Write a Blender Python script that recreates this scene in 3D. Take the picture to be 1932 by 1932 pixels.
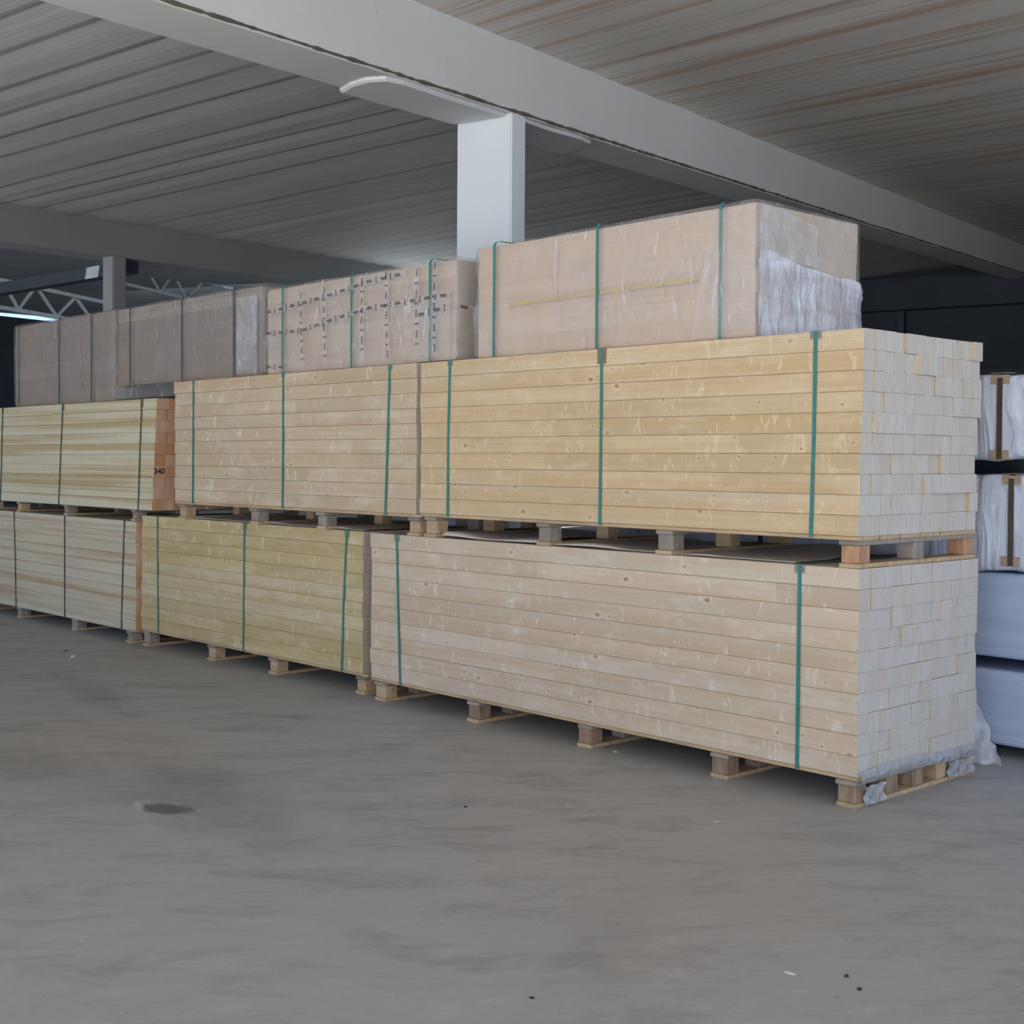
import bpy, bmesh, math, random
from mathutils import Vector, Matrix, noise
for o in list(bpy.data.objects): bpy.data.objects.remove(o)
SC = bpy.context.scene
COL = SC.collection
R_ = math.radians
# ------------------------------------------------------------------ camera
FPX, CY, YAW, PIT, ROL = 2492.1, 923.24, 0.8259, -0.0218, 0.0066
cam = bpy.data.cameras.new('camera'); camo = bpy.data.objects.new('camera', cam); COL.objects.link(camo)
fw = Vector((-math.sin(YAW)*math.cos(PIT), math.cos(YAW)*math.cos(PIT), math.sin(PIT)))
rt = Vector((math.cos(YAW), math.sin(YAW), 0)); up = rt.cross(fw)
r2 = rt*math.cos(ROL)+up*math.sin(ROL); u2 = -rt*math.sin(ROL)+up*math.cos(ROL)
camo.matrix_world = Matrix(((r2.x,u2.x,-fw.x,0),(r2.y,u2.y,-fw.y,0),(r2.z,u2.z,-fw.z,1.65),(0,0,0,1)))
cam.sensor_width = 36; cam.sensor_fit = 'HORIZONTAL'; cam.lens = FPX/1932*36
cam.shift_y = -(966-CY)/1932; cam.clip_end = 300; cam.clip_start = 0.05
SC.camera = camo
# ------------------------------------------------------------------ view and world
vs = SC.view_settings
vs.view_transform = 'Standard'; vs.look = 'None'; vs.gamma = 1; vs.use_curve_mapping = False
vs.exposure = 0.04
W = bpy.data.worlds.new('overcast_sky'); SC.world = W; W.use_nodes = True
bg = W.node_tree.nodes['Background']; bg.inputs[0].default_value = (0.44, 0.65, 1.0, 1); bg.inputs[1].default_value = 1.6
# building frame: beam direction BD, rib direction RD, origin at the column's front corner
AZ = R_(-14.0)
BD = Vector((math.sin(AZ), math.cos(AZ), 0)); RD = Vector((math.cos(AZ), -math.sin(AZ), 0))
P1 = Vector((-8.098, 7.435, 0))
def bp(s, r, z): return P1 + BD*s + RD*r + Vector((0, 0, z))
def area(name, loc, aim, sx, sy, power, col):
    l = bpy.data.lights.new(name, 'AREA'); l.shape = 'RECTANGLE'; l.size = sx; l.size_y = sy
    l.energy = power; l.color = col
    o = bpy.data.objects.new(name, l); COL.objects.link(o); o.location = loc
    o.rotation_euler = (Vector(aim)-Vector(loc)).to_track_quat('-Z', 'Y').to_euler()
    return o
# daylight through the wide loading door behind the viewer, and through the far roof light, plus an added rear fill
area('door_daylight', bp(-16, 9, 2.6), bp(0, 2, 1.2), 12, 4.6, 430, (1.0, 0.94, 0.86))
sun = bpy.data.lights.new('sun', 'SUN'); sun.energy = 22.0; sun.color = (1.0, 0.95, 0.88); sun.angle = R_(1)
suno = bpy.data.objects.new('sun', sun); COL.objects.link(suno); suno.rotation_euler = (BD*math.cos(R_(39))+RD*-.15-Vector((0,0,math.sin(R_(39))))).to_track_quat('-Z', 'Y').to_euler()
area('rear_ceiling_fill', bp(10.3, -8.9, 3.5), bp(10.3, -8.7, 5), 0.5, 2.4, 26, (0.85, 0.95, 1.0))  # added unseen lamp shining up, makes the bright patch on the rear ceiling
area('roof_light_daylight', bp(18, -22, 5.6), bp(24, -26, 3), 6, 8, 80, (0.8, 0.92, 1.0))

rnd = random.Random(7)
# ------------------------------------------------------------------ material helpers
def newmat(name):
    m = bpy.data.materials.new(name); m.use_nodes = True
    nt = m.node_tree; b = nt.nodes['Principled BSDF']
    return m, nt, b
def N(nt, t, **k):
    n = nt.nodes.new(t)
    for a, v in k.items():
        if a.startswith('i_'):
            key = a[2:]; key = int(key) if key.isdigit() else key.replace('_', ' ')
            n.inputs[key].default_value = v
        else: setattr(n, a, v)
    return n
def L(nt, a, ao, b, bi): nt.links.new(a.outputs[ao], b.inputs[bi])
def coords(nt, scale, kind='Object', off=None, rot=(0,0,0)):
    t = N(nt, 'ShaderNodeTexCoord'); mp = N(nt, 'ShaderNodeMapping'); mp.inputs['Scale'].default_value = scale
    mp.inputs['Rotation'].default_value = rot
    L(nt, t, kind, mp, 'Vector')
    if off is not None: nt.links.new(off, mp.inputs['Location'])
    return mp
def noise_n(nt, vec, scale=1, detail=3, rough=.5, dist=0):
    n = N(nt, 'ShaderNodeTexNoise'); n.inputs['Scale'].default_value = scale; n.inputs['Detail'].default_value = detail
    n.inputs['Roughness'].default_value = rough; n.inputs['Distortion'].default_value = dist
    L(nt, vec, 'Vector', n, 'Vector'); return n
def ramp(nt, src, so, stops):
    r = N(nt, 'ShaderNodeValToRGB'); e = r.color_ramp.elements
    while len(e) < len(stops): e.new(.5)
    for i, (p, c) in enumerate(stops):
        e[i].position = p; e[i].color = (c, c, c, 1) if isinstance(c, (int, float)) else (*c, 1)
    L(nt, src, so, r, 'Fac'); return r
def mix(nt, fac, a, b, mode='MIX'):
    m = N(nt, 'ShaderNodeMix', data_type='RGBA', blend_type=mode)
    for v, i in ((fac, 0), (a, 6), (b, 7)):
        if isinstance(v, tuple) and hasattr(v[0], 'outputs'): nt.links.new(v[0].outputs[v[1]], m.inputs[i])
        elif isinstance(v, (int, float)): m.inputs[i].default_value = v
        else: m.inputs[i].default_value = (*v, 1)
    return (m, 2)
def setc(nt, m, b, name='Base Color'): nt.links.new(m[0].outputs[m[1]], b.inputs[name])
def bump(nt, src, so, b, strength, dist=.01):
    bm_ = N(nt, 'ShaderNodeBump'); bm_.inputs['Strength'].default_value = strength; bm_.inputs['Distance'].default_value = dist
    L(nt, src, so, bm_, 'Height'); L(nt, bm_, 'Normal', b, 'Normal')

def wood(name, ca, cb, band, bandamt, knot=(0.30, 0.14, 0.06), knots=1.0, pale=(0.80, 0.70, 0.55), paleamt=.5, seg=0.55):
    """long grain running along local x; the 'tone' attribute gives every board its own figure"""
    m, nt, b = newmat(name); b.inputs['Roughness'].default_value = .62
    at = N(nt, 'ShaderNodeAttribute'); at.attribute_name = 'tone'
    ml = N(nt, 'ShaderNodeVectorMath', operation='SCALE'); L(nt, at, 'Vector', ml, 0); ml.inputs['Scale'].default_value = 61.0
    off = ml.outputs[0]
    # board tone
    g1 = noise_n(nt, coords(nt, (.35, 9, 16), off=off), 1, 4, .6)
    c = mix(nt, (ramp(nt, g1, 'Fac', [(.32, 0), (.68, 1)]), 0), ca, cb)
    # finger joined segments along the length
    mp = coords(nt, (1.15, .001, .001), off=off); sep = N(nt, 'ShaderNodeSeparateXYZ'); L(nt, mp, 0, sep, 0)
    fl = N(nt, 'ShaderNodeMath', operation='FLOOR'); L(nt, sep, 'X', fl, 0)
    wn = N(nt, 'ShaderNodeTexWhiteNoise', noise_dimensions='1D'); L(nt, fl, 0, wn, 'W')
    hs = N(nt, 'ShaderNodeHueSaturation'); nt.links.new(c[0].outputs[c[1]], hs.inputs['Color'])
    mr = N(nt, 'ShaderNodeMapRange'); L(nt, wn, 'Value', mr, 0); mr.inputs[3].default_value = 1-.20*seg; mr.inputs[4].default_value = 1+.20*seg
    L(nt, mr, 0, hs, 'Value'); c = (hs, 0)
    fr0 = N(nt, 'ShaderNodeMath', operation='MULTIPLY'); L(nt, at, 'Fac', fr0, 0); fr0.inputs[1].default_value = 57.3
    fr1 = N(nt, 'ShaderNodeMath', operation='FRACT'); L(nt, fr0, 0, fr1, 0)
    c = mix(nt, (ramp(nt, fr1, 0, [(0, 0), (.45, .0), (1, .42)]), 0), c, tuple(x*.5+y*.5 for x, y in zip(pale, (.60, .56, .50))))
    # broad heartwood bands
    g2 = noise_n(nt, coords(nt, (.22, 4, 13), off=off), 1, 2, .5, .4)
    c = mix(nt, (ramp(nt, g2, 'Fac', [(.47, 0), (.62, bandamt)]), 0), c, band)
    # silvery curl patches, upright across the board
    g3 = noise_n(nt, coords(nt, (17, 1, 6.5), off=off, rot=(0, .3, 0)), 1, 2, .5, 1.2)
    c = mix(nt, (ramp(nt, g3, 'Fac', [(.615, 0), (.70, paleamt)]), 0), c, pale)
    g6 = noise_n(nt, coords(nt, (3.0, 1, 9), off=off), 1, 3, .6, .6)
    c = mix(nt, (ramp(nt, g6, 'Fac', [(.50, 0), (.68, paleamt*.55)]), 0), c, pale)
    # fine grain streaks
    g4 = noise_n(nt, coords(nt, (1.6, 60, 110), off=off), 1, 3, .6)
    c = mix(nt, (ramp(nt, g4, 'Fac', [(.40, .0), (.72, .42)]), 0), c, tuple(x*.74 for x in ca))
    # knots, round and dark, each with a warm halo
    def knot_layer(sx, sz, thr, rad, seed):
        v = N(nt, 'ShaderNodeTexVoronoi', voronoi_dimensions='3D'); v.inputs['Scale'].default_value = 1; v.inputs['Randomness'].default_value = .9
        mp_ = coords(nt, (sx, .001, sz), off=off); L(nt, mp_, 0, v, 'Vector')
        sp = N(nt, 'ShaderNodeSeparateColor'); L(nt, v, 'Color', sp, 0)
        gate = N(nt, 'ShaderNodeMath', operation='GREATER_THAN'); L(nt, sp, seed, gate, 0); gate.inputs[1].default_value = thr
        def lay(col, stops):
            nonlocal c
            g = N(nt, 'ShaderNodeMath', operation='MULTIPLY'); L(nt, ramp(nt, v, 'Distance', stops), 0, g, 0); L(nt, gate, 0, g, 1)
            c = mix(nt, (g, 0), c, col)
        lay(pale, [(0, .0), (rad*1.0, .45*knots), (rad*3.2, 0)])
        lay(tuple((x+y)/2 for x, y in zip(knot, cb)), [(0, .9*knots), (rad*1.0, .8*knots), (rad*1.5, 0)])
        lay(knot, [(0, .9*knots), (rad*.55, .8*knots), (rad*.85, 0)])
    if knots:
        knot_layer(5.2, 8.5, .45, .095, 0); knot_layer(9.5, 13, .55, .08, 1)
    # finger joint line
    fr = N(nt, 'ShaderNodeMath', operation='FRACT'); L(nt, sep, 'X', fr, 0)
    c = mix(nt, (ramp(nt, fr, 0, [(0, .5), (.004, 0), (1, 0)]), 0), c, tuple(x*.6 for x in ca))
    setc(nt, c, b); bump(nt, g4, 'Fac', b, .12, .004)
    return m
def endgrain(name, ca, cb, dark=(0.20, 0.15, 0.10), streak=9):
    m, nt, b = newmat(name); b.inputs['Roughness'].default_value = .85
    at = N(nt, 'ShaderNodeAttribute'); at.attribute_name = 'tone'
    ml = N(nt, 'ShaderNodeVectorMath', operation='SCALE'); L(nt, at, 'Vector', ml, 0); ml.inputs['Scale'].default_value = 61.0
    off = ml.outputs[0]
    c = mix(nt, (at, 'Fac'), ca, cb)
    g = noise_n(nt, coords(nt, (1, streak*4, streak), off=off), 1, 3, .55)
    c = mix(nt, (ramp(nt, g, 'Fac', [(.35, 0), (.75, .5)]), 0), c, tuple(x*.80 for x in ca))
    g5 = noise_n(nt, coords(nt, (1, 120, 120), off=off), 1, 2, .5)
    c = mix(nt, (ramp(nt, g5, 'Fac', [(.4, 0), (.8, .25)]), 0), c, tuple(x*.6 for x in ca))
    g2 = noise_n(nt, coords(nt, (1, 60, 15), off=off, rot=(.35, 0, 0)), 1, 1, .5, .8)
    c = mix(nt, (ramp(nt, g2, 'Fac', [(.74, 0), (.79, .75)]), 0), c, dark)
    setc(nt, c, b); bump(nt, g5, 'Fac', b, .3, .003)
    return m
def plain(name, col, rough=.6, var=.15, scale=(6, 6, 6), metal=0, bmp=.1):
    m, nt, b = newmat(name); b.inputs['Roughness'].default_value = rough; b.inputs['Metallic'].default_value = metal
    n = noise_n(nt, coords(nt, scale), 1, 4, .6)
    c = mix(nt, (ramp(nt, n, 'Fac', [(.3, 0), (.7, 1)]), 0), tuple(x*(1-var) for x in col), tuple(min(1, x*(1+var)) for x in col))
    setc(nt, c, b)
    if bmp: bump(nt, n, 'Fac', b, bmp)
    return m

M = {}
M['spruce_gold'] = wood('spruce_gold', (.635, .49, .295), (.60, .44, .24), (.60, .39, .18), .5, pale=(.80, .67, .47), paleamt=.65, knots=.8)
M['spruce_pale'] = wood('spruce_pale', (.62, .52, .395), (.60, .47, .34), (.56, .40, .26), .55, pale=(.77, .71, .62), paleamt=.65, knots=.9)
M['spruce_olive'] = wood('spruce_olive', (.57, .465, .25), (.54, .42, .205), (.47, .34, .14), .6, pale=(.74, .66, .47), paleamt=.8, knots=.35)
M['spruce_mid'] = wood('spruce_mid', (.60, .49, .335), (.56, .43, .275), (.53, .36, .2), .5, pale=(.76, .69, .56), paleamt=.8, knots=.6)
M['larch_a'] = wood('larch_a', (.62, .57, .39), (.66, .61, .45), (.46, .33, .14), .9, pale=(.72, .72, .60), paleamt=.2, knots=.25, seg=.2)
M['larch_b'] = wood('larch_b', (.62, .56, .42), (.58, .51, .36), (.46, .31, .17), .9, pale=(.72, .69, .58), paleamt=.2, knots=.25, seg=.2)
M['end_grey'] = endgrain('end_grey', (.58, .535, .47), (.62, .60, .56))
M['end_mid'] = endgrain('end_mid', (.52, .45, .38), (.58, .50, .43))
M['end_orange'] = endgrain('end_orange', (.62, .30, .13), (.76, .56, .42), streak=5)
M['pallet_grey'] = plain('weathered_pallet_wood', (.30, .265, .225), .8, .3, (3, 40, 8), bmp=.3)
M['pallet_warm'] = plain('fresh_pallet_wood', (.50, .36, .22), .75, .25, (3, 30, 20), bmp=.2)
M['pallet_red'] = plain('reddish_pallet_block', (.46, .26, .15), .75, .3, (30, 30, 6), bmp=.2)
M['strap'] = plain('green_polyester_strap', (.035, .21, .18), .45, .12, (2, 2, 30), bmp=.05)
M['strap_dark'] = plain('dark_green_strap', (.03, .085, .085), .45, .1, (2, 2, 30), bmp=.05)
M['strap_brown'] = plain('brown_steel_strap', (.085, .065, .05), .5, .15, (20, 20, 20))
M['card'] = plain('brown_cardboard', (.25, .165, .10), .85, .2, (40, 40, 40))
M['card_grey'] = plain('grey_cardboard', (.27, .25, .22), .85, .2, (40, 40, 40))
M['card_tan'] = plain('tan_cardboard', (.42, .33, .24), .85, .15, (40, 40, 40))
M['ink'] = plain('black_print', (.012, .012, .014), .5, .1)
M['ink_brown'] = plain('brown_marker', (.10, .03, .015), .7, .1)
M['steel_dark'] = plain('dark_painted_steel', (.035, .045, .055), .5, .2)
M['steel_white'] = plain('white_painted_steel', (.55, .55, .52), .5, .15)

def film(name, tint, alpha, lo, hi, rough=.28, scale=3.0):
    """clear stretch wrap: mostly see-through, milky and glossy where it bunches"""
    m, nt, b = newmat(name)
    b.inputs['Base Color'].default_value = (*tint, 1); b.inputs['Roughness'].default_value = rough
    b.inputs['Specular IOR Level'].default_value = .8
    n = noise_n(nt, coords(nt, (scale*.5, scale*.8, scale*.9), rot=(.2, .3, .2)), 1, 5, .6, 1.2)
    w = noise_n(nt, coords(nt, (scale*7, scale*7, scale*1.3), rot=(0, .35, 0)), 1, 3, .6, .8)
    a = N(nt, 'ShaderNodeMapRange'); L(nt, n, 'Fac', a, 0)
    a.inputs[1].default_value = .35; a.inputs[2].default_value = .75; a.inputs[3].default_value = lo; a.inputs[4].default_value = hi
    wr = ramp(nt, w, 'Fac', [(.60, 0), (.72, .45)])
    s = N(nt, 'ShaderNodeMath', operation='ADD', use_clamp=True); L(nt, a, 0, s, 0); L(nt, wr, 0, s, 1)
    L(nt, s, 0, b, 'Alpha')
    cr = noise_n(nt, coords(nt, (9, 9, 5), rot=(.3, .5, .1)), 1, 4, .6, 1.5)
    bump(nt, cr, 'Fac', b, .8, .03)
    return m
M['film'] = film('clear_stretch_wrap', (.80, .78, .78), 0, .10, .34)
M['film_veil'] = film('second_layer_stretch_wrap', (.80, .79, .80), 0, .08, .36)
M['film_end'] = film('milky_stretch_wrap', (.80, .82, .88), 0, .12, .62, .16)
def cloudfilm():
    m, nt, b = newmat('bunched_bubble_wrap'); b.inputs['Base Color'].default_value = (.80, .85, .97, 1); b.inputs['Roughness'].default_value = .2
    n = noise_n(nt, coords(nt, (3, 9, 1.6)), 1, 4, .6, .8)
    z = noise_n(nt, coords(nt, (1, 1.5, 5.5)), 1, 2, .5, .4)
    ad = N(nt, 'ShaderNodeMath', operation='ADD'); L(nt, n, 'Fac', ad, 0); L(nt, z, 'Fac', ad, 1)
    L(nt, ramp(nt, ad, 0, [(.42, .40), (.62, .93)]), 0, b, 'Alpha'); 
    ad.use_clamp = False; hf = N(nt, 'ShaderNodeMath', operation='MULTIPLY'); L(nt, ad, 0, hf, 0); hf.inputs[1].default_value = .5
    nt.links.remove(b.inputs['Alpha'].links[0]); L(nt, ramp(nt, hf, 0, [(.42, .38), (.60, .92)]), 0, b, 'Alpha')
    wv = N(nt, 'ShaderNodeTexWave', wave_type='BANDS', bands_direction='Z'); wv.inputs['Scale'].default_value = 38; wv.inputs['Distortion'].default_value = 1.2; wv.inputs['Detail Scale'].default_value = 3
    L(nt, coords(nt, (1, 1, 1)), 0, wv, 'Vector')
    cr = noise_n(nt, coords(nt, (5, 12, 3.5), rot=(.2, 0, 0)), 1, 3, .55, 1.0)
    b1 = N(nt, 'ShaderNodeBump'); b1.inputs['Strength'].default_value = .35; b1.inputs['Distance'].default_value = .004; L(nt, wv, 'Fac', b1, 'Height')
    b2 = N(nt, 'ShaderNodeBump'); b2.inputs['Strength'].default_value = .8; b2.inputs['Distance'].default_value = .03; L(nt, cr, 'Fac', b2, 'Height'); L(nt, b1, 'Normal', b2, 'Normal')
    L(nt, b2, 'Normal', b, 'Normal'); return m
M['film_cloud'] = cloudfilm()
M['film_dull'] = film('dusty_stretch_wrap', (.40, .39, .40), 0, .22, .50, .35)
M['foam'] = plain('grey_foam_sheet', (.66, .62, .60), .5, .15, (60, 60, 60), bmp=.4)
M['under_film'] = wood('wrapped_planed_timber', (.63, .485, .375), (.59, .45, .34), (.56, .42, .31), .4, knots=0, pale=(.68, .54, .43), paleamt=.3, seg=.15)
M['under_film_shaded'] = wood('wrapped_planed_timber_shaded', (.52, .41, .325), (.48, .37, .29), (.45, .34, .25), .4, knots=0, paleamt=.2, seg=.15)  # same timber darkened: light falloff away from the door put into the colour
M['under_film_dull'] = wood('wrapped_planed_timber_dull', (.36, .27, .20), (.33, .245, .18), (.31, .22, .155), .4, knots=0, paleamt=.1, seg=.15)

def poly(name, col, sc, dist):
    m, nt, b = newmat(name); b.inputs['Roughness'].default_value = .42
    n = noise_n(nt, coords(nt, (2, 2, 3)), 1, 4, .6)
    c = mix(nt, (n, 'Fac'), tuple(x*.9 for x in col), tuple(min(1, x*1.08) for x in col)); setc(nt, c, b)
    w = noise_n(nt, coords(nt, sc, rot=(.0, .35 if sc[2] < 4 else 0, 0)), 1, 4, .5, .9)
    bump(nt, w, 'Fac', b, .9, dist); return m
M['poly'] = poly('white_polythene_wrap', (.66, .73, .90), (5, 5, 1.6), .06)
M['poly_blue'] = poly('bluish_polythene_wrap', (.46, .56, .78), (.35, 1, 8), .03)

def concrete_white(name, col, dirt=(.22, .19, .15)):
    m, nt, b = newmat(name); b.inputs['Roughness'].default_value = .75
    n = noise_n(nt, coords(nt, (.8, .8, .8)), 1, 5, .6)
    c = mix(nt, (ramp(nt, n, 'Fac', [(.3, 0), (.7, 1)]), 0), tuple(x*.92 for x in col), col)
    d = noise_n(nt, coords(nt, (2.5, 2.5, 2.5)), 1, 6, .7, .8)
    c = mix(nt, (ramp(nt, d, 'Fac', [(.64, 0), (.82, .35)]), 0), c, dirt)
    setc(nt, c, b); bump(nt, d, 'Fac', b, .15, .02); return m
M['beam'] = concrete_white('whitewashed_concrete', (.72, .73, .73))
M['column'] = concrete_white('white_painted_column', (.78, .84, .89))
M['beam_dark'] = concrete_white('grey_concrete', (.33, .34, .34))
M['seam'] = plain('dusty_seam', (.14, .12, .09), .9, .4, (5, 5, 5))

def ceil_mat(name, col, rust, amt, fq=4.5, lo=.50):
    m, nt, b = newmat(name); b.inputs['Roughness'].default_value = .6
    c = noise_n(nt, coords(nt, (1.1, .25, 1), 'UV'), 1, 4, .6)
    k = mix(nt, (ramp(nt, c, 'Fac', [(.3, 0), (.7, 1)]), 0), tuple(x*.86 for x in col), col)
    r1 = noise_n(nt, coords(nt, (fq, .10, 1), 'UV'), 1, 4, .65, .15)
    k = mix(nt, (ramp(nt, r1, 'Fac', [(lo, 0), (lo+.13, amt)]), 0), k, rust)
    r2_ = noise_n(nt, coords(nt, (24, .3, 1), 'UV'), 1, 3, .6)
    k = mix(nt, (ramp(nt, r2_, 'Fac', [(.5, 0), (.8, .35)]), 0), k, tuple(x*.7 for x in col))
    at = N(nt, 'ShaderNodeAttribute'); at.attribute_name = 'joint'
    jn = noise_n(nt, coords(nt, (.9, .35, 1), 'UV'), 1, 2, .5)
    jm = N(nt, 'ShaderNodeMath', operation='MULTIPLY'); L(nt, at, 'Fac', jm, 0); L(nt, ramp(nt, jn, 'Fac', [(.40, .25), (.56, 1)]), 0, jm, 1)
    k = mix(nt, (jm, 0), k, (.15, .095, .055))
    setc(nt, k, b); bump(nt, r2_, 'Fac', b, .3, .01); return m
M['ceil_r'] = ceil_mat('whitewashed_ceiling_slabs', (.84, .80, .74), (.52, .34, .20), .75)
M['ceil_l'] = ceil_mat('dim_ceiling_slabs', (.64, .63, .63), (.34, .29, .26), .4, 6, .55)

def floor_mat():
    m, nt, b = newmat('worn_concrete_floor')
    n1 = noise_n(nt, coords(nt, (.35, .35, 1)), 1, 4, .55, .3)
    c = mix(nt, (ramp(nt, n1, 'Fac', [(.35, 0), (.65, 1)]), 0), (.37, .36, .34), (.365, .385, .41))
    def turned(sc):
        a = coords(nt, (1, 1, 1), rot=(0, 0, -YAW)); m2 = N(nt, 'ShaderNodeMapping'); m2.inputs['Scale'].default_value = sc; L(nt, a, 0, m2, 0); return m2
    n2 = noise_n(nt, turned((1.5, 3.6, 1)), 1, 8, .74, .5)
    c = mix(nt, (ramp(nt, n2, 'Fac', [(.50, 0), (.72, .75)]), 0), c, (.19, .185, .18))
    n3 = noise_n(nt, turned((3.5, 8, 1)), 1, 7, .74, .6)
    c = mix(nt, (ramp(nt, n3, 'Fac', [(.52, 0), (.72, .5)]), 0), c, (.50, .485, .465))
    n4 = noise_n(nt, coords(nt, (22, 22, 1)), 1, 4, .7)
    c = mix(nt, (ramp(nt, n4, 'Fac', [(.3, .0), (.8, .35)]), 0), c, (.29, .27, .24))
    n5 = noise_n(nt, turned((5, 14, 1)), 1, 4, .65, 1.2)
    c = mix(nt, (ramp(nt, n5, 'Fac', [(.66, 0), (.76, .6)]), 0), c, (.17, .16, .155))
    # old oil stains left of the open floor
    tc = N(nt, 'ShaderNodeTexCoord')
    def blob(x, y, rx, ry, rot, amt, colr, edge=.45, nsc=5):
        nonlocal c
        mp = N(nt, 'ShaderNodeMapping', vector_type='TEXTURE'); mp.inputs['Location'].default_value = (x, y, 0)
        mp.inputs['Rotation'].default_value = (0, 0, R_(rot)); mp.inputs['Scale'].default_value = (rx, ry, 1)
        L(nt, tc, 'Object', mp, 0)
        nn = noise_n(nt, mp, nsc, 5, .65)
        ln = N(nt, 'ShaderNodeVectorMath', operation='LENGTH'); L(nt, mp, 0, ln, 0)
        ad = N(nt, 'ShaderNodeMath', operation='ADD'); L(nt, ln, 'Value', ad, 0)
        sb = N(nt, 'ShaderNodeMath', operation='MULTIPLY_ADD'); L(nt, nn, 'Fac', sb, 0); sb.inputs[1].default_value = 1.3; sb.inputs[2].default_value = -.65
        L(nt, sb, 0, ad, 1)
        c = mix(nt, (ramp(nt, ad, 0, [(1-edge, amt), (1, 0)]), 0), c, colr)
    blob(-5.85, 3.30, 1.15, .45, -12, .55, (.19, .185, .175), .8, 3)
    blob(-6.9, 2.9, .9, .35, 5, .45, (.20, .19, .175), .8, 3)
    blob(-5.64, 3.0, .17, .085, 20, .85, (.09, .09, .095), .3, 2)
    blob(-5.78, 2.93, .1, .03, -20, .7, (.5, .49, .47), .5, 4)
    blob(-8.7, 4.1, .95, .22, -14, .5, (.19, .185, .175), .8, 4)
    blob(-3.1, 3.3, .9, .25, -60, .25, (.24, .235, .23), .9, 4)
    blob(-2.2, 2.9, .8, .22, 20, .25, (.24, .235, .23), .9, 4)
    setc(nt, c, b)
    rr = ramp(nt, n2, 'Fac', [(.3, .5), (.7, .75)]); L(nt, rr, 0, b, 'Roughness')
    bump(nt, n4, 'Fac', b, .12, .006); return m
M['floor'] = floor_mat()
M['wall_dark'] = plain('dark_blue_grey_cladding', (.045, .055, .07), .7, .2, (1, 1, 1))
M['roof_pale'] = plain('pale_roof_sheet', (.42, .44, .45), .6, .15, (.4, .4, .4))

# ------------------------------------------------------------------ mesh helpers
class MB:
    """collects polygons; every solid gets its own tone value"""
    def __init__(s): s.v = []; s.f = []; s.mi = []; s.t = []; s.sm = []
    def add(s, vs_, fs, mi=0, tone=None, smooth=False):
        k = len(s.v); s.v += [tuple(p) for p in vs_]
        tone = rnd.random() if tone is None else tone
        for i, f in enumerate(fs):
            s.f.append(tuple(k+j for j in f)); s.mi.append(mi[i] if isinstance(mi, list) else mi); s.t.append(tone); s.sm.append(smooth)
    def box(s, x0, x1, y0, y1, z0, z1, mi=0, tone=None):
        v = [(x0,y0,z0),(x1,y0,z0),(x1,y1,z0),(x0,y1,z0),(x0,y0,z1),(x1,y0,z1),(x1,y1,z1),(x0,y1,z1)]
        s.add(v, [(0,3,2,1),(4,5,6,7),(0,1,5,4),(1,2,6,5),(2,3,7,6),(3,0,4,7)], mi, tone)
    def plank(s, x0, x1, y0, y1, z0, z1, c=.0026, tone=None, side=0, end=1, skew=0):
        """board along x with eased edges; end faces use material slot `end`"""
        pr = [(y0+c,z0),(y1-c,z0),(y1,z0+c),(y1,z1-c),(y1-c,z1),(y0+c,z1),(y0,z1-c),(y0,z0+c)]
        v = [(x0, y, z) for y, z in pr]+[(x1+skew*(y-y0), y, z) for y, z in pr]
        fs = [(i, i+8, (i+1) % 8+8, (i+1) % 8) for i in range(8)]+[tuple(range(8)), tuple(range(15, 7, -1))]
        fs = [tuple(reversed(f)) for f in fs]
        s.add(v, fs, [side]*8+[end]*2, tone)
    def cbox(s, x0, x1, y0, y1, z0, z1, c=.003, mi=0, tone=None):
        bm = bmesh.new(); bmesh.ops.create_cube(bm, size=1)
        for q in bm.verts: q.co = Vector(((x0+x1)/2+q.co.x*(x1-x0), (y0+y1)/2+q.co.y*(y1-y0), (z0+z1)/2+q.co.z*(z1-z0)))
        bmesh.ops.bevel(bm, geom=bm.edges[:], offset=c, segments=1, affect='EDGES')
        bm.verts.index_update()
        s.add([q.co[:] for q in bm.verts], [tuple(q.index for q in f.verts) for f in bm.faces], mi, tone); bm.free()
    def tube(s, a, b, r, n=8, mi=0, sq=False):
        a, b = Vector(a), Vector(b); d = (b-a).normalized(); h = d.orthogonal().normalized()
        if sq: h = d.cross(Vector((0,0,1))).normalized(); h = (h+h.cross(d)).normalized(); n = 4
        w = d.cross(h); ring = [h*math.cos(2*math.pi*i/n)*r+w*math.sin(2*math.pi*i/n)*r for i in range(n)]
        v = [a+q for q in ring]+[b+q for q in ring]
        s.add(v, [(i, (i+1) % n, (i+1) % n+n, i+n) for i in range(n)]+[tuple(range(n-1, -1, -1)), tuple(range(n, 2*n))], mi, smooth=False)
    def build(s, name, mats, parent=None, loc=(0,0,0)):
        me = bpy.data.meshes.new(name); me.from_pydata(s.v, [], s.f)
        mats = mats if isinstance(mats, (list, tuple)) else [mats]
        for m in mats: me.materials.append(m)
        me.polygons.foreach_set('material_index', s.mi); me.polygons.foreach_set('use_smooth', s.sm)
        a = me.attributes.new('tone', 'FLOAT', 'FACE'); a.data.foreach_set('value', s.t)
        me.update()
        o = bpy.data.objects.new(name, me); COL.objects.link(o); o.location = loc
        if parent: o.parent = parent
        return o
def tag(o, label=None, cat=None, group=None, kind=None):
    if label: o['label'] = label
    if cat: o['category'] = cat
    if group: o['group'] = group
    if kind: o['kind'] = kind
    return o
def empty(name, loc, label, cat, group=None):
    o = bpy.data.objects.new(name, None); COL.objects.link(o); o.location = loc; o.empty_display_size = .2
    return tag(o, label, cat, group)
def struct(o): o['kind'] = 'structure'; return o

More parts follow.
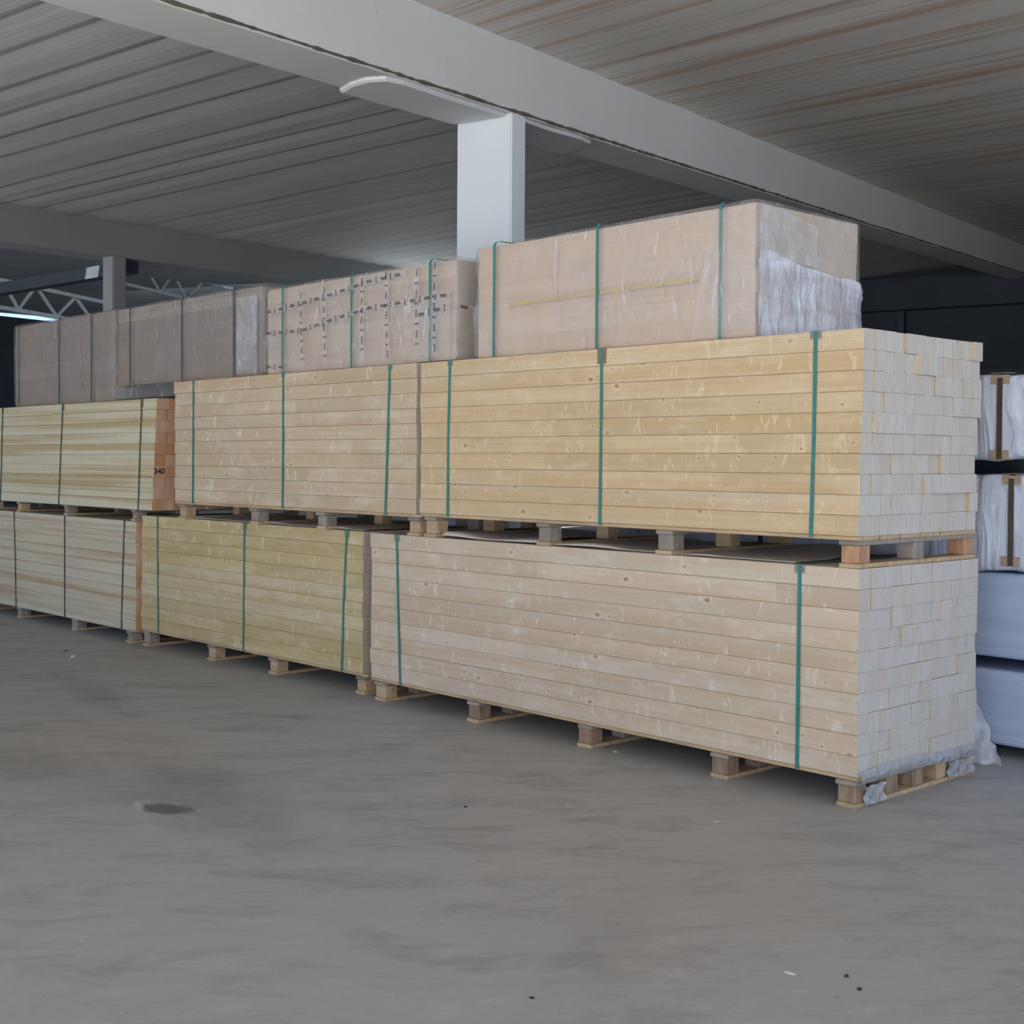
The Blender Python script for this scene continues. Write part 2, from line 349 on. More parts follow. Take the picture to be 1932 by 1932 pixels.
# ------------------------------------------------------------------ the hall
f = MB(); f.add([bp(-60,-45,0), bp(-60,45,0), bp(60,45,0), bp(60,-45,0)], [(0,1,2,3)]); struct(f.build('floor', M['floor']))

Zb = lambda s: 4.53+.050*s            # underside of the main beam
H1 = .63; BW = .557
def beam(name, r0, r1, s0, s1, zf, h, mat, n=24, c=.02):
    b = MB(); prof = [(r0, c), (r0+c, 0), (r1-c, 0), (r1, c), (r1, h), (r0, h)]
    vv = []
    for i in range(n+1):
        s = s0+(s1-s0)*i/n
        vv += [bp(s, r, zf(s)+z) for r, z in prof]
    k = len(prof); fs = []
    for i in range(n):
        for j in range(k): fs.append((i*k+j, i*k+(j+1) % k, (i+1)*k+(j+1) % k, (i+1)*k+j))
    fs += [tuple(range(k-1, -1, -1)), tuple(n*k+j for j in range(k))]
    b.add(vv, fs); return struct(b.build(name, mat))
beam('trim_1', -BW, 0, -13, 34, Zb, H1, M['beam'])
Z2 = lambda s: 4.42+.025*s
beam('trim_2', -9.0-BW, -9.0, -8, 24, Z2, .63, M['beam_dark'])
# dusty ragged seam along the lower arris
def ribbon(name, pts, mat, rad=.012, jit=.5):
    b = MB(); n = 6
    rings = []
    for i, p in enumerate(pts):
        d = (pts[min(i+1, len(pts)-1)]-pts[max(i-1, 0)]).normalized(); h = d.cross(Vector((0,0,1))).normalized(); w = d.cross(h)
        r = rad*(1+jit*(rnd.random()*2-1)); rings.append([p+h*math.cos(2*math.pi*k/n)*r+w*math.sin(2*math.pi*k/n)*r for k in range(n)])
    v = [q for rr in rings for q in rr]
    fs = [(i*n+k, i*n+(k+1) % n, (i+1)*n+(k+1) % n, (i+1)*n+k) for i in range(len(pts)-1) for k in range(n)]
    fs += [tuple(range(n-1, -1, -1)), tuple((len(pts)-1)*n+k for k in range(n))]
    b.add(v, fs, smooth=True); return b.build(name, mat)
pts = [bp(s, .0, Zb(s)+.018+.004*noise.noise(Vector((s*2, 0, 0)))) for s in [-9+i*.05 for i in range(720)]]
struct(ribbon('trim_3', pts, M['seam'], .011, .45))
# column
zc = Zb(0)
def obox(name, s0, s1, r0, r1, z0, z1, mat, c=.012):
    b = MB(); bm = bmesh.new(); bmesh.ops.create_cube(bm, size=1)
    for q in bm.verts:
        s = (s0+s1)/2+q.co.y*(s1-s0); r = (r0+r1)/2+q.co.x*(r1-r0); q.co = bp(s, r, (z0+z1)/2+q.co.z*(z1-z0))
    if c: bmesh.ops.bevel(bm, geom=bm.edges[:], offset=c, segments=2, affect='EDGES')
    bm.verts.index_update(); b.add([q.co[:] for q in bm.verts], [tuple(q.index for q in fc.verts) for fc in bm.faces]); bm.free()
    return struct(b.build(name, mat))
obox('column_front', 0, .22, -BW, 0, 0, zc+.01, M['column'])
# bracket plates under the beam at the column
def plate(name, outline, dz, mat):
    b = MB(); n = len(outline)
    top = [bp(s, r, Zb(s)+.004) for s, r in outline]; bot = [bp(s, r, Zb(s)-dz*k) for (s, r), k in zip(outline, [1]*n)]
    cen = [sum((Vector(p) for p in bot), Vector())/n]
    inn = [p.lerp(cen[0], .04) for p in bot]
    for p in inn: p.z -= .0
    bot2 = [p+Vector((0,0,dz*.4)) for p in bot]
    b.add(top+bot2+inn, [tuple(range(n))]+[(i, i+n, (i+1) % n+n, (i+1) % n) for i in range(n)]+[(i+n, i+2*n, (i+1) % n+2*n, (i+1) % n+n) for i in range(n)]+[tuple(range(3*n-1, 2*n-1, -1))])
    o = b.build(name, mat); bm = bmesh.new(); bm.from_mesh(o.data); bmesh.ops.recalc_face_normals(bm, faces=bm.faces[:]); bm.to_mesh(o.data); bm.free()
    return struct(o)
plate('trim_4', [(-1.50,-BW-.01),(-1.60,-.38),(-1.64,-.20),(-1.58,-.06),(-1.40,-.03),(-.80,-.05),(-.02,-.06),(-.02,-BW-.01)], .035, M['beam'])
plate('trim_5', [(.25,-.04),(.7,-.06),(1.2,-.04),(1.45,-.08),(1.75,-.55),(.25,-BW-.01)], .03, M['beam'])

# ceilings: cast slabs, each a shallow tilted step with a joint
def ceiling(name, s0, s1, r0, r1, zfun, skew, mat, seed, nr=10):
    q = random.Random(seed); prof = []; s = s0
    while s < s1:
        w = q.choice([.32, .5, .6, .9, 1.2]); d = q.uniform(.004, .018)
        prof += [(s, d, 0), (s+w*.45, d*.7, 0), (s+w-.06, .002, 0), (s+w-.03, 0, .7), (s+w-.022, .016, 1), (s+w-.003, d+.010, 1)]
        s += w
    v = []; uv = []; j = []
    for i, (s, dz, jn) in enumerate(prof):
        for k in range(nr+1):
            r = r0+(r1-r0)*k/nr; ss = s+skew*(r-r0)
            wob = .006*noise.noise(Vector((s*3, r*.4, seed)))
            v.append(bp(ss, r, zfun(ss, r)+dz+wob)); uv.append((s, r)); j.append(float(jn))
    n = nr+1; fs = [(i*n+k, i*n+k+1, (i+1)*n+k+1, (i+1)*n+k) for i in range(len(prof)-1) for k in range(nr)]
    me = bpy.data.meshes.new(name); me.from_pydata([p[:] for p in v], [], fs); me.materials.append(mat)
    ul = me.uv_layers.new(name='UVMap')
    for lp in me.loops: ul.data[lp.index].uv = uv[lp.vertex_index]
    a = me.attributes.new('joint', 'FLOAT', 'POINT'); a.data.foreach_set('value', j)
    o = bpy.data.objects.new(name, me); COL.objects.link(o)
    md = o.modifiers.new('slab', 'SOLIDIFY'); md.thickness = .12; md.offset = 1
    return struct(o)
ceiling('ceiling', -14, 34, -.01, 13, lambda s, r: 5.115+.049*s-.018*r, -.254, M['ceil_r'], 3)
def zl(s, r):
    t = max(0, min(1, (-BW-r)/(9.0-BW))); return (5.10+.050*s)*(1-t)+(Z2(s)+.60)*t
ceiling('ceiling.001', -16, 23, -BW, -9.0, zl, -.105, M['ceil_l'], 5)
# back wall behind the stacks, with its lintel and a post
obox('wall_back', 20, 20.3, -9.5, 22, 0, 6.8, M['wall_dark'], 0)
obox('trim_6', 19.6, 20.0, -9.5, 22, 5.0, 5.7, M['wall_dark'], .02)
pw = [obox('trim_7', 19.85, 20.0, -2.9, -2.75, 0, 5.0, M['steel_dark'], 0)]
obox('trim_8', 19.85, 20.0, -9.5, 22, 3.45, 3.65, M['steel_dark'], 0)
# left bay beyond the second beam
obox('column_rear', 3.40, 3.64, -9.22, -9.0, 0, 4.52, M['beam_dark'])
b = MB(); q = [bp(3.75, -9.1, 4.33), bp(3.95, -9.1, 4.33), bp(3.95, -24, 3.75), bp(3.75, -24, 3.75)]
b.add(q+[p+Vector((0,0,.17)) for p in q], [(0,1,2,3),(7,6,5,4),(0,4,5,1),(1,5,6,2),(2,6,7,3),(3,7,4,0)]); struct(b.build('trim_9', M['steel_dark']))
obox('wall_right', 3, 34, 13, 13.3, 0, 7, M['wall_dark'], 0)

# ------------------------------------------------------------------ pallets and lumber
def pallet(x0, x1, y0, y1, z0, z1, xs, label, mats, group, bw=.105, ys=None, deck=True, endblocks=None):
    """x centres xs of the cross bearers; each bearer is bottom board, three blocks, top board"""
    t = empty('pallet', ((x0+x1)/2, (y0+y1)/2, z0), label, 'pallet', group); ox, oy, oz = t.location
    h = z1-z0; td = .02 if deck else 0; tb = min(.022, h*.2)
    ys = ys or [y0+.055, (y0+y1)/2, y1-.055]
    for x in xs:
        w = bw*rnd.uniform(.92, 1.08); a, b_ = max(x0-.04, x-w/2)-ox, min(x1+.0, x+w/2)-ox
        for nm, za, zb_ in (('bottom_board', 0, tb), ('cross_board', h-td-tb, h-td)):
            m = MB(); e = rnd.uniform(.0, .012)
            m.cbox(a-.006, b_+.004, y0-e-oy, y1-oy, za, zb_-.0005, .002); m.build(nm, mats[0] if nm == 'cross_board' else M['pallet_warm'], t)
        for y in ys:
            m = MB(); m.cbox(a, b_, y-.05-oy, y+.05-oy, tb, h-td-tb-.0005, .004)
            m.build('block', endblocks[ys.index(y)] if (endblocks and x == xs[-1]) else rnd.choice(mats), t)
    if deck:
        n = 6; w = (y1-y0)/n
        for i in range(n):
            m = MB(); m.plank(x0-ox, x1-ox+rnd.uniform(-.01, .0), y0+i*w+.006-oy, y0+(i+1)*w-.006-oy, h-td+.0005, h-.0005, .002, end=0)
            m.build('deck_board', mats[2], t)
    return t

def bundle(x0, x1, y0, y1, z0, z1, rows, cols, label, wmat, emat, straps, smat, protect, group='strapped lumber bundles', show='all', jx=.012, lean=0.0, rowtone=None, recess=None, sw=.021):
    t = empty('lumber_bundle', ((x0+x1)/2, (y0+y1)/2, z0), label, 'lumber bundle', group); ox, oy, oz = t.location
    h = (z1-z0)/rows; w = (y1-y0)/cols; hw = (x1-x0)/2
    parts = []; rest = []
    for r in range(rows):
        rj = rnd.uniform(-jx, jx)*.7
        blk = 0
        for c in range(cols):
            if rnd.random() < .3: blk = rnd.uniform(-jx, jx)
            if recess and recess(r, c) is not None: blk = recess(r, c)
            ex = rj+blk+rnd.uniform(-.002, .002)
            if c == 0: ex = rj*.5
            a = (-hw+rnd.uniform(-.01, .01), hw+ex+lean*((r+.5)/rows-.5)*2, y0+c*w+.0006-oy, y0+(c+1)*w-.0006-oy, r*h+.0004+rnd.uniform(0,.0005), (r+1)*h-.0004)
            if c == 0: a = (a[0], a[1], a[2]+rnd.uniform(-.003, .0035), a[3], a[4], a[5])
            (parts if (show == 'all' or c < show or r == rows-1) else rest).append(a)
    if len(parts) > 100:                      # the columns farthest from the front show smallest
        parts.sort(key=lambda a: (a[2] > 0, a[2])); rest += parts[100:]; parts = parts[:100]
    for a in parts:
        m = MB(); m.plank(*a); m.build('board', [wmat, emat], t)
    if rest:
        m = MB()
        for a in rest: m.plank(*a)
        tag(m.build('board', [wmat, emat], t), kind='stuff')
    H = z1-z0; D = y1-y0; g = .0045
    for i, (xt, xb) in enumerate(straps):
        s = MB(); th = .0016
        def band(p, q, nrm):          # flat band from p to q, thickness along nrm
            p, q = Vector(p), Vector(q); wx = Vector((sw/2, 0, 0)); nn = Vector(nrm)*th
            v = [p-wx, p+wx, q+wx, q-wx]; s.add(v+[a+nn for a in v], [(0,1,2,3),(7,6,5,4),(0,4,5,1),(1,5,6,2),(2,6,7,3),(3,7,4,0)])
        xt -= ox; xb -= ox; fy = y0-oy-g; by = y1-oy+g
        xm = (xt+xb)/2+.006*rnd.uniform(-1, 1)
        gt = .002; band((xt, fy, H+gt), (xm, fy, H/2), (0,-1,0)); band((xm, fy, H/2), (xb, fy, -.012), (0,-1,0))
        band((xt, fy, H+gt), (xt, by, H+gt), (0,0,1)); band((xt, by, H+gt), (xb, by, -.012), (0,1,0)); 
        s.build('strap', smat, t)
        if protect and protect[i]:
            pw_, ph, pm = protect[i]; e = MB(); q = .0022
            e.box(xt-pw_/2, xt+pw_/2, y0-oy-.0042, y0-oy-.0032, H-ph, H+.001)
            e.box(xt-pw_/2, xt+pw_/2, y0-oy-.0042, y0-oy+ph*.9, H+.0002, H+.002)
            e.build('edge_protector', pm, t)
    return t
CG, CB = M['card_grey'], M['card']
GP = 'pallets under the lumber'
PM = [M['pallet_grey'], M['pallet_warm'], M['pallet_warm']]
M['pallet_brown'] = plain('brown_pallet_block', (.30, .205, .14), .8, .35, (30, 30, 6), bmp=.3)
PM2 = [M['pallet_grey'], M['pallet_brown'], M['pallet_warm']]
Y0 = 5.45
# lower right
pallet(-7.336, -3.478, Y0, 6.585, 0, .150, [-7.22, -6.25, -5.28, -4.30, -3.535], 'weathered wooden pallet on the floor under the lower right lumber bundle, plastic at its end', PM2, GP, ys=[5.50, 5.78, 6.02, 6.25, 6.53])
bundle(-7.336, -3.478, Y0, 6.585, .150, 1.146, 10, 12, 'pale pinkish bundle of thick boards, lowest and nearest of the stacks, two green straps',
       M['spruce_pale'], M['end_grey'], [(-7.045, -7.0), (-3.812, -3.815)], M['strap'], [(.06, .045, CG), (.06, .04, CG)], jx=.009)
# upper right
pallet(-6.80, -3.478, Y0, 6.56, 1.1475, 1.2985, [-6.69, -5.63, -4.69, -3.535], 'wooden pallet between the two nearest lumber bundles, reddish block at its corner', PM, GP, ys=[5.505, 6.0, 6.50], endblocks=[M['pallet_red'], M['pallet_grey'], M['pallet_red']])
bundle(-6.80, -3.478, Y0, 6.56, 1.2985, 2.287, 10, 12, 'golden yellow bundle of thick boards with three green straps, nearest of the upper tier',
       M['spruce_gold'], M['end_grey'], [(-6.50, -6.515), (-5.165, -5.17), (-3.735, -3.75)], M['strap'], [(.05, .035, CG), (.068, .085, CB), (.065, .036, CG)], lean=.01,
       recess=lambda r, c: {9: {3: -.012, 4: 0}, 8: {5: .012}}.get(r, {}).get(c))
# lower middle
pallet(-10.79, -7.44, 5.50, 6.62, 0, .145, [-10.70, -9.58, -8.65, -7.52], 'wooden pallet on the floor under the olive yellow lumber bundle', PM, GP)
bundle(-10.79, -7.50, 5.50, 6.62, .145, 1.145, 10, 12, 'olive yellow bundle of boards in the lower tier, middle one with three green straps',
       M['spruce_olive'], M['end_mid'], [(-10.49, -10.475), (-9.065, -9.08), (-7.69, -7.745)], M['strap'], [None, (.05, .05, CB), (.05, .045, CG)], show=2, jx=.02)
# upper middle
pallet(-10.10, -6.80, Y0, 6.57, 1.1465, 1.289, [-9.97, -8.85, -7.94, -6.865], 'wooden pallet between the olive yellow bundle and the pale beige bundle', PM, GP)
bundle(-10.10, -6.845, Y0, 6.57, 1.289, 2.291, 10, 12, 'pale beige bundle of boards with three green straps, middle of the upper tier',
       M['spruce_mid'], M['end_mid'], [(-9.78, -9.79), (-8.44, -8.445), (-7.13, -7.175)], M['strap'], [(.045, .03, CG), (.05, .03, CG), (.05, .04, CG)], show=2, jx=.012)
# left, lower and upper
pallet(-14.45, -10.84, 5.47, 6.6, 0, .105, [-14.3, -13.4, -12.1, -10.96], 'low wooden bearers under the bottom left lumber bundle', PM, GP, deck=False)
bundle(-14.45, -10.84, 5.47, 6.6, .105, 1.088, 10, 11, 'cream bundle with brown streaked boards at the bottom left, thin dark straps',
       M['larch_b'], M['end_orange'], [(-13.52, -13.47), (-12.30, -12.30), (-11.05, -11.11)], M['strap_dark'], None, show=3, jx=.01, sw=.018)
pallet(-14.35, -10.83, 5.47, 6.6, 1.0925, 1.194, [-14.1, -13.4, -12.28, -10.875], 'low wooden bearers between the two leftmost lumber bundles', PM2, GP, deck=False, bw=.08)
def rec(r, c): return None if c else 0
u3 = bundle(-14.35, -10.46, Y0, 6.6, 1.195, 2.165, 10, 11, 'cream and brown banded bundle in the upper left, orange board ends with handwritten number',
       M['larch_a'], M['end_orange'], [(-13.76, -13.83), (-12.29, -12.39), (-10.68, -10.75)], M['strap_dark'], [(.05, .06, M['card']), (.06, .06, M['card']), (.05, .07, M['card'])], show=3, jx=.02, lean=.045, sw=.018)

# ------------------------------------------------------------------ lettering
def text_mesh(s, size):
    cu = bpy.data.curves.new('lettering', 'FONT'); cu.body = s; cu.size = size; cu.offset = size*.035; cu.align_x = 'CENTER'; cu.align_y = 'CENTER'
    o = bpy.data.objects.new('lettering', cu); COL.objects.link(o); dg = bpy.context.evaluated_depsgraph_get()
    me = bpy.data.meshes.new_from_object(o.evaluated_get(dg)); bpy.data.objects.remove(o)
    v = [p.co.copy() for p in me.vertices]; fs = [tuple(p.vertices) for p in me.polygons]; bpy.data.meshes.remove(me)
    return v, fs
tv, tf = text_mesh('340', .062)
# handwritten number on the end of a board, drawn on the end plane (y across, z up)
w = MB(); w.add([(0, p.x*1.15, p.y*1.15) for p in tv], tf)
bd = min((o for o in u3.children if o.name.startswith('board') and 'kind' not in o), key=lambda o: abs(o.data.vertices[0].co.y-(Y0-u3.location.y))*20+abs(o.data.vertices[0].co.z-.291))
ex_ = max(v.co.x for v in bd.data.vertices)
wl = w.build('handwritten_number', M['ink_brown'], bd); wl.location = (ex_+.0008, Y0+.052-u3.location.y, .34)
tag(wl, 'brown handwritten number on the board end')

# ------------------------------------------------------------------ wrapped bundles on top
def rbox(x0, x1, y0, y1, z0, z1, step, rad, fn=None, exp=6):
    """dense rounded box surface with optional displacement fn(p, n) -> offset"""
    bm = bmesh.new(); dims = (x1-x0, y1-y0, z1-z0)
    faces = []
    def grid(o, a, b):
        na = max(2, int(a.length/step)); nb = max(2, int(b.length/step)); vs_ = [[bm.verts.new(o+a*(i/na)+b*(j/nb)) for j in range(nb+1)] for i in range(na+1)]
        for i in range(na):
            for j in range(nb): bm.faces.new((vs_[i][j], vs_[i+1][j], vs_[i+1][j+1], vs_[i][j+1]))
    o = Vector((x0,y0,z0)); X = Vector((x1-x0,0,0)); Y = Vector((0,y1-y0,0)); Z = Vector((0,0,z1-z0))
    grid(o, X, Z); grid(o+Y, Z, X); grid(o, Z, Y); grid(o+X, Y, Z); grid(o, Y, X); grid(o+Z, X, Y)
    bmesh.ops.remove_doubles(bm, verts=bm.verts[:], dist=.0005)
    for q in bm.verts:
        p = q.co; c = Vector((min(max(p.x, x0+rad), x1-rad), min(max(p.y, y0+rad), y1-rad), min(max(p.z, z0+rad), z1-rad)))
        d = p-c; n = d.normalized() if d.length > 1e-6 else Vector((0,0,1))
        if d.length > 1e-6: p = c+n*rad
        if fn: p = p+n*fn(p, n)
        q.co = p
    bm.verts.index_update(); r = ([q.co[:] for q in bm.verts], [tuple(v.index for v in fc.verts) for fc in bm.faces]); bm.free(); return r

def wrinkle(seed, amp, sx=1.2, sz=1.6):
    sd = Vector((seed*13.1, seed*7.7, seed*3.3))
    def fn(p, n):
        a = noise.noise(Vector((p.x*sx, p.y*sx, p.z*sz))+sd); b = abs(noise.noise(Vector((p.x*4+p.z*3, p.y*4, p.z*2.2))+sd*2))
        c = abs(noise.noise(Vector((p.x*11-p.z*4, p.y*11, p.z*4))+sd))
        return amp*(a*.8+(.35-b)*.9+(.3-c)*.35)
    return fn
def wrapped(x0, x1, y0, y1, z0, z1, label, wood_m, film_m, straps, smat, rows=6, cols=8, amp=.012, zslope=0, rad=.04, extra=None, group='film wrapped bundles on top'):
    t = empty('wrapped_bundle', ((x0+x1)/2, (y0+y1)/2, z0), label, 'wrapped bundle', group); ox, oy, oz = t.location
    hw = (x1-x0)/2; hd = (y1-y0)/2; H = z1-z0; g = .022
    m = MB()
    for r in range(rows):
        for c in range(cols):
            e = rnd.uniform(-.004, .004)
            m.plank(-hw+g+abs(e), hw-g-.004+e, -hd+g+c*(2*hd-2*g)/cols+.0001, -hd+g+(c+1)*(2*hd-2*g)/cols-.0001, .004+r*(H-g-.004)/rows+.0001, .004+(r+1)*(H-g-.004)/rows-.0001, .0007)
    tag(m.build('board', [wood_m, M['end_mid']], t), kind='stuff')
    fn = wrinkle(x0, amp)
    def f2(p, n): return max(-.014, min(.02, fn(p, n)))
    v, fs = rbox(-hw, hw, -hd, hd, .0, H, .05, rad, f2)
    v = [(a, b, max(c, .0005)) for a, b, c in v]
    w = MB(); w.add(v, fs, smooth=True); w.build('plastic_film', film_m, t)
    for xt in straps:
        s = MB(); th = .0016; q = .009
        x = xt-ox; sw = .02
        path = [(-hd-q, .0), (-hd-q, H-rad*.6), (-hd+rad*.35-q*.5, H-rad*.1+q*.6), (-hd+rad, H+q), (hd-rad, H+q), (hd+q, H-rad), (hd+q, .0)]
        vv = []
        for yy, zz in path: vv += [(x-sw/2, yy, zz), (x+sw/2, yy, zz)]
        k = len(path)
        vv2 = [(a, b*(1+.003), c+.0016 if c > H-.03 else c) for a, b, c in vv]
        fs2 = [(2*i, 2*i+1, 2*i+3, 2*i+2) for i in range(k-1)]
        fs2 += [tuple(2*k+j for j in reversed(ff)) for ff in fs2]
        for i in range(k-1): fs2 += [(2*i, 2*i+2, 2*k+2*i+2, 2*k+2*i), (2*i+1, 2*k+2*i+1, 2*k+2*i+3, 2*i+3)]
        s.add(vv+vv2, fs2); s.build('strap', smat, t)
    return t
def sheet_patch(t, name, mat, fn_pts, nu, nv):
    m = MB(); v = [fn_pts(i/nu, j/nv) for i in range(nu+1) for j in range(nv+1)]
    m.add(v, [(i*(nv+1)+j, (i+1)*(nv+1)+j, (i+1)*(nv+1)+j+1, i*(nv+1)+j+1) for i in range(nu) for j in range(nv)], smooth=True)
    o = m.build(name, mat, t); return o
T1 = wrapped(-6.335, -4.13, 5.50, 6.47, 2.2925, 3.005, 'large clear wrapped beige bundle nearest, top of the tallest stack, cloudy plastic at its end', M['under_film'], M['film'], [-6.131, -5.249, -4.36], M['strap'])
T2 = wrapped(-8.79, -6.50, 5.50, 6.47, 2.2965, 2.965, 'clear wrapped beige bundle bound with black printed tape, beside the white column', M['under_film_shaded'], M['film'], [-8.52, -7.637, -6.761], M['strap'])
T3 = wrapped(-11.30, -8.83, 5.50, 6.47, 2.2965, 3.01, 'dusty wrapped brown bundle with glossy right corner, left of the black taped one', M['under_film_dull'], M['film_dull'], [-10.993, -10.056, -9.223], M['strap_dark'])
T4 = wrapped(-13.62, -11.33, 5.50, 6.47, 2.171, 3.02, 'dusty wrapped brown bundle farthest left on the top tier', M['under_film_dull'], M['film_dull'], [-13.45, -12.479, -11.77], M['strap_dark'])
# film skirt of the third bundle hanging over the lower stack
def sk(u, v): 
    x = -11.29+1.15*u; return (x-T3.location.x, -.487-.006*math.sin(u*30)-.01*noise.noise(Vector((u*6, v*3, 0))), -.002-.113*v)
fs_ = sheet_patch(None, 'plastic_sheet', M['film_dull'], sk, 30, 5); fs_.location = T3.location
tag(fs_, 'dusty film hem hanging below the dusty wrapped bundle with glossy corner', 'plastic sheet')
# cloudy bubble wrap round the right end of the nearest wrapped bundle
def cloud(u, v):
    p = T1.location; y = -.485+.97*u; top = .44-.10*u+.05*noise.noise(Vector((u*4, 0, 3)))
    z = .005+(top-.005)*v
    return (2.205/2+.012+.012*noise.noise(Vector((u*5, v*4, 1)))+.014*abs(noise.noise(Vector((u*9, v*8, 5))))-(.02 if u > .97 else 0), y, z)
sheet_patch(T1, 'bubble_wrap', M['film_cloud'], cloud, 40, 24)
def cloud2(u, v):
    return (2.205/2+.018+.01*noise.noise(Vector((u*6, v*5, 9)))+.01*abs(noise.noise(Vector((u*11, v*9, 7)))), -.487+.5*u, .40+.29*v*(1-.25*u))
sheet_patch(T1, 'plastic_film', M['film_end'], cloud2, 30, 16)
def fcorner(u, v):
    x = 2.205/2-.42*u*(1-.35*v); return (x, -.487-.016-.006*noise.noise(Vector((u*6, v*6, 2))), .01+.66*v)
sheet_patch(T1, 'plastic_film', M['film_veil'], fcorner, 20, 24)
# yellowish strip under the film on the front
m = MB(); 
v0, v1 = -.78, .70
m.add([(v0,-.4815,.305),(v1,-.4815,.318),(v1,-.4815,.350),(v0,-.4815,.328)], [(0,1,2,3)]); o = m.build('tape_strip', plain('yellow_paper_strip', (.55, .42, .20), .7), T1)
# milky patches on the other wrapped bundles
def patch(T, x0, x1, z0, z1, mat, yy=-.503, slant=0):
    def fn(u, v): return (x0+(x1-x0)*u+slant*v-0, yy-.005*noise.noise(Vector((u*5, v*5, x0))), z0+(z1-z0)*v)
    return sheet_patch(T, 'plastic_film', mat, fn, 14, 14)
patch(T2, .62, 1.10, .02, .40, M['film_veil'], slant=.0); patch(T2, -1.12, -.90, .02, .3, M['film_veil'])
patch(T3, .90, 1.20, .02, .62, M['film_end'])
patch(T1, -1.07, -.90, .01, .33, M['film_veil'], slant=-.02)

# black printed tape on the second wrapped bundle: each printed line is one part
word, wordf = text_mesh('IDEAL', .033)
def print_line(T, pts, vertical, yy=-.512, side=False):
    """pts = polyline of (x, z); word and bow-tie marks alternate along it"""
    m = MB(); seg = []; tot = 0
    for a, b in zip(pts, pts[1:]): seg.append((tot, a, b)); tot += math.hypot(b[0]-a[0], b[1]-a[1])
    def at(d):
        for t0, a, b in reversed(seg):
            if d >= t0:
                l = math.hypot(b[0]-a[0], b[1]-a[1]); k = (d-t0)/l; return a[0]+(b[0]-a[0])*k, a[1]+(b[1]-a[1])*k, math.atan2(b[1]-a[1], b[0]-a[0])
    for a, b in zip(pts, pts[1:]):
        l = math.hypot(b[0]-a[0], b[1]-a[1]); nx, nz = -(b[1]-a[1])/l*.021, (b[0]-a[0])/l*.021; o_ = -.0012 if side else .0012
        q = [(a[0]+nx, a[1]+nz), (b[0]+nx, b[1]+nz), (b[0]-nx, b[1]-nz), (a[0]-nx, a[1]-nz)]
        m.add([(yy+o_, u, w_) if side else (u, yy+o_, w_) for u, w_ in q], [(0, 1, 2, 3)], 1)
    d = .03; i = 0
    while d < tot-.02:
        x, z, an = at(d); c, s = math.cos(an), math.sin(an)
        fl = -1 if (i//2) % 2 else 1
        kk = .74 if vertical else .88
        if i % 2 == 0: P = [(p.x*kk*.82*fl, p.y*kk*fl) for p in word]; F = wordf
        else:
            k = .015; P = [(-k*.7, k), (k*.7, k), (0, 0), (k*.6, -k), (-k*.6, -k)] if vertical else [(-k*.4, k*1.3), (k*.4, k*1.3), (k*.25, 0), (k*.5, -k*1.3), (-k*.4, -k*1.3), (-k*.1, 0)]
            F = [(0, 1, 2), (2, 3, 4)] if vertical else [(0, 1, 2, 3, 4, 5)]
            if fl < 0: P = [(a, -b) for a, b in P]
        if side: m.add([(yy, x+a*c-b*s, z+a*s+b*c) for a, b in P], F)
        else: m.add([(x+a*c-b*s, yy, z+a*s+b*c) for a, b in P], F)
        d += .067 if vertical else .080; i += 1
    return m.build('printed_tape', [M['ink'], M['film_veil']], T)
L0 = T2.location.x; X2 = lambda x: x-L0
print_line(T2, [(X2(-8.71), .47), (X2(-8.0), .52), (X2(-7.4), .585), (X2(-7.0), .60)], False)
print_line(T2, [(X2(-8.71), .31), (X2(-8.25), .30), (X2(-7.8), .36), (X2(-7.4), .40), (X2(-6.54), .42)], False)
print_line(T2, [(X2(-8.71), .055), (X2(-8.45), .045)], False)
print_line(T2, [(X2(-6.86), .31), (X2(-6.54), .345)], False)
for xa, xb, zt in ((-8.25, -8.22, .59), (-7.95, -7.93, .60), (-7.49, -7.48, .62), (-7.215, -7.19, .635), (-6.88, -6.87, .62), (-6.69, -6.69, .65)):
    print_line(T2, [(X2(xa), zt), (X2((xa+xb)/2)-.01, zt/2), (X2(xb), .035)], True)
print_line(T2, [(-.46, .34), (.3, .31)], False, yy=2.29/2+.014, side=True)
print_line(T2, [(-.20, .22), (-.20, .04)], True, yy=2.29/2+.014, side=True)

# ------------------------------------------------------------------ foam sheets lying on the lower bundles
def foam(x0, x1, y0, y1, z, label, seed, amp=.03, holes=()):
    m = MB(); nx, ny = int((x1-x0)/.04), 26; v = []
    for i in range(nx+1):
        for j in range(ny+1):
            u = i/nx; x = x0+(x1-x0)*u; w_ = j/ny; y = y0+(y1-y0)*w_+(.02*noise.noise(Vector((x*3, seed, 0))) if j == 0 else 0)
            hh = max(0, noise.noise(Vector((x*1.6, y*1.3, seed)))+.05)*amp*2.2+.004*abs(noise.noise(Vector((x*14, y*14, seed))))
            for hx in holes:
                hh *= min(1, max(0, (abs(x-hx)-.085)/.12))
            v.append((x, y, z+.0015+hh*(1 if j else .3)))
    top = len(v); v2 = [(a, b, c+.0015) for a, b, c in v]
    k = ny+1; fs = [(i*k+j, i*k+j+1, (i+1)*k+j+1, (i+1)*k+j) for i in range(nx) for j in range(ny)]
    m.add(v+v2, fs+[tuple(top+q for q in reversed(ff)) for ff in fs]+[(i*k, (i+1)*k, (i+1)*k+top, i*k+top) for i in range(nx)], smooth=True)
    o = m.build('foam_sheet', M['foam']); tag(o, label, 'foam sheet', 'packing foam between the tiers'); return o
def foam_bays(spans, y0, y1, z, base, amp):
    return [foam(a, b, y0, y1, z, l, k, amp) for k, (a, b, l) in enumerate(spans, base)]
